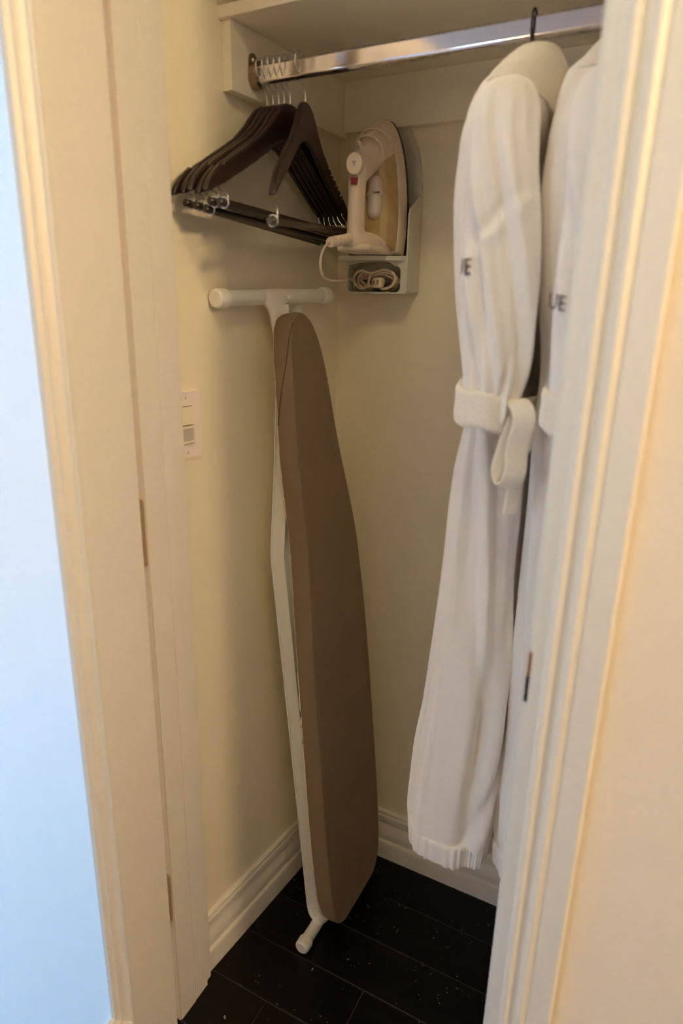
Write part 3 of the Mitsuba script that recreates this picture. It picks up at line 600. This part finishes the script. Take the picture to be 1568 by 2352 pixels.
obj('spray_lever', smoothed(hullchain([((XC, -0.146, 1.700), 0.0035), ((XC-0.002, -0.160, 1.712), 0.0028)]), 0.002, 3), 'iron_body', ir, smooth=50)
obj('spray_nozzle', lathe([(0, 0), (0.0115, 0), (0.0125, 0.012), (0.010, 0.020), (0, 0.021)], (XC, -0.098, 1.722), (0, -0.55, 0.84), 24), 'iron_body', ir)
for dx, z in ((0.0, 1.606), (0.0, 1.641)): 
    pass
obj('dial_marks', cat([bx((XC+0.0205+0.0025*q, -0.1255, 1.6315), (XC+0.0220+0.0025*q, -0.1235, 1.6340)) for q in range(-3, 3)]), 'iron_print', kn)
# strain relief: ribbed sleeve leaving the heel, then the cord down and into the box
S0, S1 = np.array([XC-0.004, -0.184, 1.5475]), np.array([XC-0.004, -0.258, 1.5335])
rel = [(0, 0)]
for q in range(9):
    h = 0.008*q; rel += [(0.0092 if q % 2 == 0 else 0.0078, h), (0.0092 if q % 2 == 0 else 0.0078, h+0.0065)]
rel += [(0.0080, 0.074), (0, 0.0745)]
sr = obj('strain_relief', lathe(rel, S0, S1-S0, 20), 'iron_body', ir, smooth=35)
for q in range(5):
    c_ = S0+(S1-S0)*(0.30+0.12*q); a = (S1-S0)/np.linalg.norm(S1-S0)
    u = np.cross(a, Z_); u /= np.linalg.norm(u); v = np.cross(u, a); t = np.linspace(-1.1, 0.9, 14)+(0.5 if q % 2 else -0.4)
    obj('slit', tube(np.array([c_+0.0088*(-math.cos(x)*np.cross(Z_, a)/np.linalg.norm(np.cross(Z_, a))*1.0+math.sin(x)*v) for x in t]), 0.0011, 6), 'iron_print', sr)
cord = spline([S1, S1+np.array([0, -0.016, -0.008]), (0.119, -0.286, 1.505), (0.118, -0.282, 1.484), (0.114, -0.250, 1.472), (0.098, -0.180, 1.474), (0.080, -0.110, 1.479), (0.068, -0.072, 1.483), (0.064, -0.050, 1.478), (0.0645, -0.045, 1.466)], 70)
cd = obj('power_cord', tube(cord, 0.0021, 10), 'cord', ir, smooth=60)
rc = random.Random(3)
for q in range(8):   # the gathered loops of the cord in the box
    a0 = 0.046-0.0025*(q % 4); b0 = 0.0205-0.0028*(q % 5); cx, cz = 0.1165+0.003*math.sin(q*2.1), 1.4825-0.0016*(q % 3); yy = -0.060+0.0058*q
    t = np.linspace(0, 2*np.pi, 80, endpoint=False)
    pin = 1-0.34*np.exp(-((np.cos(t)+0.1)/0.25)**2)
    P = np.c_[cx+a0*np.sign(np.cos(t))*np.abs(np.cos(t))**0.75, yy+0.0022*np.sin(2*t+q), cz+b0*np.sin(t)*pin+0.0012*np.sin(3*t+q)]
    P = np.vstack([P, P[:1]])
    obj('cord_loop', tube(P, 0.0029, 9, caps=False), 'cord', cd, smooth=60)
t = np.linspace(0, 2*np.pi, 50, endpoint=False)
P = np.c_[0.108+0.004*np.sin(t), -0.040-0.026*np.cos(t), 1.482+0.0185*np.sin(t)]; P = np.vstack([P, P[:1]])
obj('cord_wrap', tube(P, 0.0028, 9, caps=False), 'cord', cd, smooth=60)
pg = obj('plug', rbox((0.1185, -0.075, 1.4655), (0.1395, -0.055, 1.4860), 0.0045), 'plug', cd, smooth=50, label='cream two-pin plug')
for x0 in (0.1235, 0.1325): obj('plug_blade', bx((x0-0.0012, -0.083, 1.4725), (x0+0.0012, -0.074, 1.4800)), 'prong', pg)
obj('cable_tie', smoothed(hullchain([((0.128, -0.060, 1.4638), (0.014, 0.004, 0.0045)), ((0.150, -0.058, 1.4690), (0.008, 0.004, 0.0085))]), 0.003, 4), 'black', cd, smooth=60)

# ------------------------------------------------------------------ bathrobes
RB = np.array([(1.748, 0.4545, 0.0200, -0.300, 0.022), (1.743, 0.4540, 0.0360, -0.300, 0.038), (1.735, 0.4535, 0.0470, -0.300, 0.052), (1.715, 0.4470, 0.0535, -0.300, 0.085), (1.690, 0.4470, 0.0540, -0.300, 0.125), (1.660, 0.4470, 0.0520, -0.300, 0.160), (1.620, 0.4440, 0.0480, -0.300, 0.180),
               (1.560, 0.4400, 0.0440, -0.300, 0.180), (1.450, 0.4470, 0.0400, -0.300, 0.178), (1.350, 0.4620, 0.0360, -0.300, 0.176), (1.280, 0.4740, 0.0350, -0.300, 0.176), (1.200, 0.4730, 0.0510, -0.300, 0.165), (1.050, 0.4710, 0.0590, -0.300, 0.150),
               (0.900, 0.4690, 0.0690, -0.300, 0.140), (0.750, 0.4630, 0.0780, -0.300, 0.135), (0.640, 0.4570, 0.0850, -0.300, 0.135), (0.570, 0.4545, 0.0860, -0.300, 0.135), (0.532, 0.4545, 0.0830, -0.300, 0.135)])
SV = np.array([(1.690, 0.4700, 0.0140, -0.435, 0.020), (1.682, 0.4710, 0.0250, -0.445, 0.036), (1.664, 0.4720, 0.0330, -0.458, 0.050), (1.630, 0.4740, 0.0370, -0.470, 0.056), (1.580, 0.4790, 0.0390, -0.478, 0.056), (1.520, 0.4850, 0.0420, -0.480, 0.054), (1.450, 0.4890, 0.0450, -0.482, 0.052),
               (1.400, 0.4910, 0.0445, -0.482, 0.050), (1.350, 0.4920, 0.0410, -0.482, 0.047), (1.310, 0.4900, 0.0355, -0.480, 0.043), (1.279, 0.4880, 0.0320, -0.478, 0.039)])
def npnoise(x, seed):
    rs = np.random.default_rng(seed); tab = rs.random(4096); i = np.floor(x).astype(int); f = x-i; f = f*f*(3-2*f)
    return tab[i % 4096]*(1-f)+tab[(i+1) % 4096]*f
def n2(x, y, seed):
    rs = np.random.default_rng(seed); tab = rs.random((64, 64)); ix, iy = np.floor(x).astype(int), np.floor(y).astype(int); fx, fy = x-ix, y-iy
    fx, fy = fx*fx*(3-2*fx), fy*fy*(3-2*fy); g = lambda a, b: tab[a % 64, b % 64]
    return (g(ix, iy)*(1-fx)+g(ix+1, iy)*fx)*(1-fy)+(g(ix, iy+1)*(1-fx)+g(ix+1, iy+1)*fx)*fy-0.5
def rings_mesh(prof, nz, nt, disp, n=2.3, dx=0, z0=None, z1=None, inflate=0.0, caps=True, shear=None):
    from scipy.interpolate import PchipInterpolator
    pz = prof[::-1]; f = PchipInterpolator(pz[:, 0], pz[:, 1:])
    za, zb = (prof[0, 0] if z1 is None else z1), (prof[-1, 0] if z0 is None else z0)
    # rows dense at the shoulders
    zs = np.concatenate([za-(za-zb)*np.linspace(0, 1, nz)**1.25]); t = np.linspace(0, 2*np.pi, nt, endpoint=False); V = []
    for z in zs:
        cx, ax, yc, by = f(z); c_, s_ = np.cos(t), np.sin(t)
        e = 2/(n(z) if callable(n) else n); px, py = np.sign(c_)*np.abs(c_)**e, np.sign(s_)*np.abs(s_)**e
        d_ = disp(t, z, ax, by)+inflate
        nx_, ny_ = c_/ax, s_/by; L_ = np.hypot(nx_, ny_); nx_, ny_ = nx_/L_, ny_/L_
        zz = np.full(nt, z) if shear is None else z+shear(t, z)
        V.append(np.c_[cx+dx+ax*px+d_*nx_, yc+by*py+d_*ny_, zz])
    return grid_mesh(np.array(V), caps)
def creases(t, z, C):
    """long folds: (z0, t0, z1, t1, width, depth), a valley with a ridge beside it."""
    out = np.zeros_like(t)
    for z0, t0, z1, t1, w, a in C:
        u = (z-z0)/(z1-z0)
        e = max(0, min(1, (u+0.12)/0.3))*max(0, min(1, (1.15-u)/0.3))
        d_ = (t-(t0+(t1-t0)*u)+np.pi) % (2*np.pi)-np.pi
        out += 1.35*a*e*(-np.exp(-(d_/w)**2)+0.75*np.exp(-((d_-1.7*w)/(1.2*w))**2))
    return out
SLEEVE_CREASES = [(1.60, 3.75, 1.27, 5.20, 0.16, 0.0075), (1.52, 3.50, 1.29, 4.60, 0.13, 0.0055), (1.63, 4.75, 1.33, 5.85, 0.15, 0.0060), (1.40, 4.35, 1.27, 4.95, 0.12, 0.0060), (1.36, 5.30, 1.28, 5.25, 0.10, 0.0080), (1.55, 5.3, 1.50, 4.2, 0.25, 0.0035)]
BODY_CREASES = [(1.26, 4.55, 0.85, 4.95, 0.14, 0.0070), (1.26, 5.15, 0.70, 5.10, 0.16, 0.0060), (1.26, 3.90, 0.60, 4.05, 0.10, 0.0050), (1.05, 5.60, 0.50, 4.85, 0.18, 0.0055), (0.95, 3.60, 0.50, 3.75, 0.09, 0.0045), (0.70, 5.7, 0.50, 4.9, 0.14, 0.0060)]
EMB = {}
def robe(label, dx, seed, yb=0.0, group='white bathrobes on the rod', front=True):
    k = thing('bathrobe', label, 'bathrobe', group)
    RBx = RB.copy(); SVx = SV.copy()
    if not front:
        RBx[:, 1] += np.interp(RBx[:, 0], [0.5, 1.2, 1.5], [0.046, 0.0, 0.0])-0.020*np.exp(-((RBx[:, 0]-1.28)/0.06)**2); RBx[:, 2] *= np.interp(RBx[:, 0], [0.5, 1.2, 1.5], [0.84, 0.95, 1.0]); SVx[:, 1] += np.interp(SVx[:, 0], [1.27, 1.6], [-0.006, 0.004])
    def fold(t, z, ax, by):
        near = 1.0
        k1 = n2(t*3.2+0.6*np.sin(z*3), np.full_like(t, z*1.6)+seed, seed)*0.016
        k2 = n2(t*7.0+z*1.2, np.full_like(t, z*3.0), seed+1)*0.0035
        k3 = n2(t*17+z*4, np.full_like(t, z*8.0), seed+2)*0.0010
        waist = math.exp(-((z-1.27)/0.07)**2)
        pleat = 0.0030*waist*np.sin(t*13+2*np.sin(t*3)+z*14)+creases(t, z, BODY_CREASES)
        damp = min(1, max(0.15, (1.74-z)/0.18))*(1-0.55*waist)
        return (k1+k2+k3)*damp+pleat
    bm_ = rings_mesh(RBx, 190, 220, fold, lambda z: float(np.interp(z, [1.02, 1.27], [3.4, 2.2])), dx); obj('body', bm_, 'robe', k, smooth=60)
    def sfold(t, z, ax, by):
        k1 = n2(t*2.2+z*2.0+seed, np.full_like(t, z*4.0), seed+5)*0.016
        diag = creases(t, z, SLEEVE_CREASES)
        k3 = n2(t*10+z*16, np.full_like(t, z*13), seed+6)*0.0022
        gather = 0.0030*math.exp(-((z-1.29)/0.05)**2)*np.sin(t*11+z*9)
        return (k1+diag+k3+gather)*min(1, max(0, (1.686-z)/0.05))
    sm_ = rings_mesh(SVx, 150, 140, sfold, 2.1, dx); EMB[k] = [bm_, sm_]
    sl = obj('sleeve', sm_, 'robe', k, smooth=60, label='long sleeve hanging down and tucked under the belt')
    # far sleeve: the same, mirrored in y about the hanger
    m = rings_mesh(SVx, 70, 70, sfold, 2.1, dx); m.vertices[:, 1] = -0.600-m.vertices[:, 1]-0.035; m.invert()
    obj('sleeve', m, 'robe', k, smooth=60)
    # shawl collar, a thick turned-down shell over the neck and shoulders
    CO = np.array([(1.7660, 0.4640, 0.0110, -0.300, 0.0120), (1.7640, 0.4640, 0.0190, -0.300, 0.0240), (1.7570, 0.4630, 0.0265, -0.300, 0.0370), (1.7440, 0.4610, 0.0350, -0.301, 0.0560), (1.7280, 0.4590, 0.0415, -0.302, 0.0780), (1.7120, 0.4570, 0.0450, -0.303, 0.0980), (1.7020, 0.4565, 0.0460, -0.304, 0.1080)])
    def cf(t, z, ax, by): return (n2(t*2.5+seed, np.full_like(t, z*9), seed+9)*0.008+n2(t*9, np.full_like(t, z*30), seed+10)*0.002)*min(1, max(0, (1.755-z)/0.03))
    def csh(t, z):   # the lower edge dips towards the closet's inside (+x), as a lapel does
        w_ = min(1, max(0, (1.735-z)/0.06)); return w_*(-0.055*np.maximum(0, np.cos(t))**1.5+0.012*np.maximum(0, -np.cos(t)))
    a = rings_mesh(CO, 46, 120, cf, 2.1, dx, caps=False, shear=csh, inflate=0.006); b = rings_mesh(CO, 46, 120, cf, 2.1, dx, caps=False, shear=csh, inflate=-0.007)
    Va, Vb = a.vertices.reshape(46, 120, 3), b.vertices.reshape(46, 120, 3)
    mid = (Va[-1]+Vb[-1])/2-Z_*0.0035
    shell_ = grid_mesh(np.concatenate([Va, mid[None], Vb[::-1]]), caps=True); shell_.fix_normals()
    obj('collar', shell_, 'terry', k, smooth=50, label='thick turned-down terry collar')
    # front lapel band running down the +x side
    # belt
    RBs = RBx.copy()
    def bz(t): return 0.010*(-np.sin(t))*0.0+0.006*np.cos(t)
    nb = 160; t = np.linspace(0, 2*np.pi, nb, endpoint=False)
    from scipy.interpolate import PchipInterpolator
    f = PchipInterpolator(RBx[::-1][:, 0], RBx[::-1][:, 1:]); cx, ax, yc, by = f(1.28)
    bx_, by_ = 0.0440, 0.2220
    R = []
    for o, h in ((-0.004, 0.0215), (0.0010, 0.0235), (0.0038, 0.0215), (0.0046, 0.0160), (0.0040, 0.0060), (0.0046, -0.004), (0.0046, -0.0160), (0.0038, -0.0215), (0.0010, -0.0235), (-0.004, -0.0215)):
        wv = 0.0016*np.sin(t*5+seed)+0.001*np.sin(t*11)
        c_, s_ = np.cos(t), np.sin(t)
        R.append(np.c_[0.4830+dx+(bx_+o+wv*0.6)*np.sign(c_)*np.abs(c_)**0.55, -0.300+(by_+o+wv)*np.sign(s_)*np.abs(s_)**0.55, 1.2970+h-0.012*c_-0.004*s_+wv])
    bm = grid_mesh(np.array(R), caps=False)
    bm = grid_mesh(np.concatenate([np.array(R), np.array(R)[:1]]), caps=False); bm.fix_normals()
    be = obj('belt', bm, 'terry', k, smooth=45, label='terry belt tied round the waist')
    if front:
        kx, ky, kz = 0.5200+dx-0.0, -0.506, 1.295
        # knot and the hanging loop: a ribbon along a teardrop, its width running away to the right
        wd = np.array([0.80, 0.55, -0.06]); wd /= np.linalg.norm(wd)
        def ribbon(path, width, th, wdir=wd):
            P = spline(path, 70); tt = np.gradient(P, axis=0); tt /= np.linalg.norm(tt, axis=1)[:, None]; V = []
            for p, q in zip(P, tt):
                wv = wdir-q*(wdir@q); wv /= np.linalg.norm(wv); nv = np.cross(q, wv); a = np.linspace(0, 2*np.pi, 16, endpoint=False)
                V.append(np.array([p+wv*(width/2)*(1+np.sign(math.cos(x))*abs(math.cos(x))**0.5)+nv*th/2*np.sign(math.sin(x))*abs(math.sin(x))**0.6 for x in a]))
            return grid_mesh(np.array(V))
        lp = [(kx-0.014, ky+0.002, kz+0.004), (kx-0.004, ky-0.008, kz+0.017), (kx+0.006, ky-0.012, kz+0.008), (kx+0.005, ky-0.012, kz-0.028), (kx+0.004, ky-0.012, kz-0.060), (kx+0.001, ky-0.012, kz-0.080), (kx-0.006, ky-0.010, kz-0.087), (kx-0.013, ky-0.008, kz-0.077), (kx-0.013, ky-0.006, kz-0.056), (kx-0.007, ky-0.004, kz-0.026), (kx-0.001, ky-0.004, kz-0.002), (kx, ky+0.004, kz+0.010)]
        obj('belt_loop', ribbon(lp, 0.030, 0.0040), 'terry', be, smooth=50, label='hanging loop of the tied belt')
        obj('belt_knot', smoothed(hullchain([((kx-0.004, ky+0.006, kz+0.010), (0.012, 0.012, 0.012)), ((kx+0.018, ky+0.010, kz+0.006), (0.013, 0.012, 0.016)), ((kx+0.022, ky+0.012, kz-0.030), (0.012, 0.008, 0.020))]), 0.004, 8), 'terry', be, smooth=60)
        tl = [(kx+0.006, ky+0.010, kz-0.01), (kx+0.008, ky+0.004, kz-0.06), (kx+0.004, ky+0.008, kz-0.110), (kx+0.002, ky+0.012, kz-0.132)]
        obj('belt_tail', ribbon(tl, 0.020, 0.006), 'terry', be, smooth=50)
    # gathered hem band
    HB = RBx[-2:].copy(); zb = RBx[-1, 0]
    f2 = f(zb)
    HBp = np.array([(zb+0.004, f2[0], f2[1]*0.985, f2[2], f2[3]*0.99), (zb-0.002, f2[0], f2[1]*1.0, f2[2], f2[3]*1.0), (zb-0.020, f2[0], f2[1]*0.985, f2[2], f2[3]*0.995), (zb-0.038, f2[0], f2[1]*0.965, f2[2], f2[3]*0.985), (zb-0.043, f2[0], f2[1]*0.92, f2[2], f2[3]*0.95)])
    def hf(t, z, ax, by): return 0.0011*np.sin(t*84+3*np.sin(t*7))+0.0009*np.sin(t*53+z*40)+n2(t*3.2+0.6*np.sin(zb*3), np.full_like(t, zb*1.6)+seed, seed)*0.016+n2(t*5, np.full_like(t, z*14), seed+20)*0.004
    obj('hem_band', rings_mesh(HBp, 26, 420, hf, 3.6, dx, inflate=0.0015), 'robe', k, smooth=60, label='crinkled gathered hem band')
    # seam cords
    # hanger hook above the collar
    return k
r1 = robe('white bathrobe hanging in full view, belt tied with a hanging loop', 0.0, 21)
r2 = robe('white bathrobe hanging half behind the right door jamb', 0.1120, 57, front=False)

# embroidered lettering on the chests
def embroider(txt, h, px, pz, key, keep=-1e9, lean=0.0):
    me = meshkit.text_mesh(txt, h); v, f = meshkit.arrays(me)[:2]; v = np.array(v, float); v[:, :2] -= v[:, :2].min(0); zt = (v[:, 2]-v[:, 2].min())/max(1e-9, np.ptp(v[:, 2]))
    me = trimesh.Trimesh(v, f, process=False).subdivide_to_size(0.0025); v = np.array(me.vertices); zt = (v[:, 2]-v[:, 2].min())/max(1e-9, np.ptp(v[:, 2]))
    x, z = px+v[:, 0]*0.72, pz+v[:, 1]-lean*v[:, 0]
    cloth = cat([trimesh.Trimesh(*meshkit.arrays(m)[:2], process=False) for m in EMB[key]])
    P0 = np.c_[x, np.full(len(x), -1.0), z]; loc, ir_, _ = cloth.ray.intersects_location(P0, np.tile(Y_, (len(x), 1)), multiple_hits=False)
    y = np.full(len(x), np.median(loc[:, 1])); y[ir_] = loc[:, 1]
    sel_ = x > px+max(keep, 0); xm, zm = x[sel_].mean(), z[sel_].mean()
    co = np.linalg.lstsq(np.c_[np.ones(sel_.sum()), x[sel_]-xm, z[sel_]-zm], y[sel_], rcond=None)[0]; co[1:] = np.clip(co[1:], -0.45, 0.45)
    pl_ = co[1]*(x-xm)+co[2]*(z-zm); y = pl_+np.quantile((y-pl_)[sel_], 0.03)      # the embroidered patch lies taut over the cloth
    me.vertices = np.c_[x, y-0.0004-zt*0.0012, z]
    if keep > -1e8: me.update_faces(me.triangles_center[:, 0] > px+keep); me.remove_unreferenced_vertices()
    me.fix_normals(); return obj('embroidery', me, 'thread', key, smooth=False, label='dark embroidered lettering')
embroider('UE', 0.0185, 0.4425, 1.4625, r1, keep=0.0080)
embroider('UE', 0.0165, 0.5590, 1.4265, r2, lean=0.15)

# robe hangers, only their hooks showing above the collars
for i, (dx, lb) in enumerate(((0.0, 'dark hanger hook carrying the nearer white bathrobe on the rod'), (0.112, 'dark hanger hook carrying the farther white bathrobe, behind the jamb'))):
    k = thing('robe_hanger', lb, 'hanger', None)
    hx = 0.4555+dx
    hp = [(-0.300, 1.735), (-0.300, 1.752), (-0.303, 1.764), (-0.311, 1.776), (-0.3155, 1.790), (-0.314, 1.803), (-0.307, 1.8105), (-0.298, 1.8112), (-0.289, 1.806), (-0.286, 1.796), (-0.287, 1.786)]
    obj('hook', tube(spline([(hx, a, b) for a, b in hp], 50), 0.0017, 8), 'black', k)
    obj('shoulder_bar', tube(spline([(hx, -0.47, 1.640), (hx, -0.38, 1.685), (hx, -0.30, 1.722), (hx, -0.22, 1.685), (hx, -0.13, 1.640)], 30), 0.008, 10), 'darkwood', k)
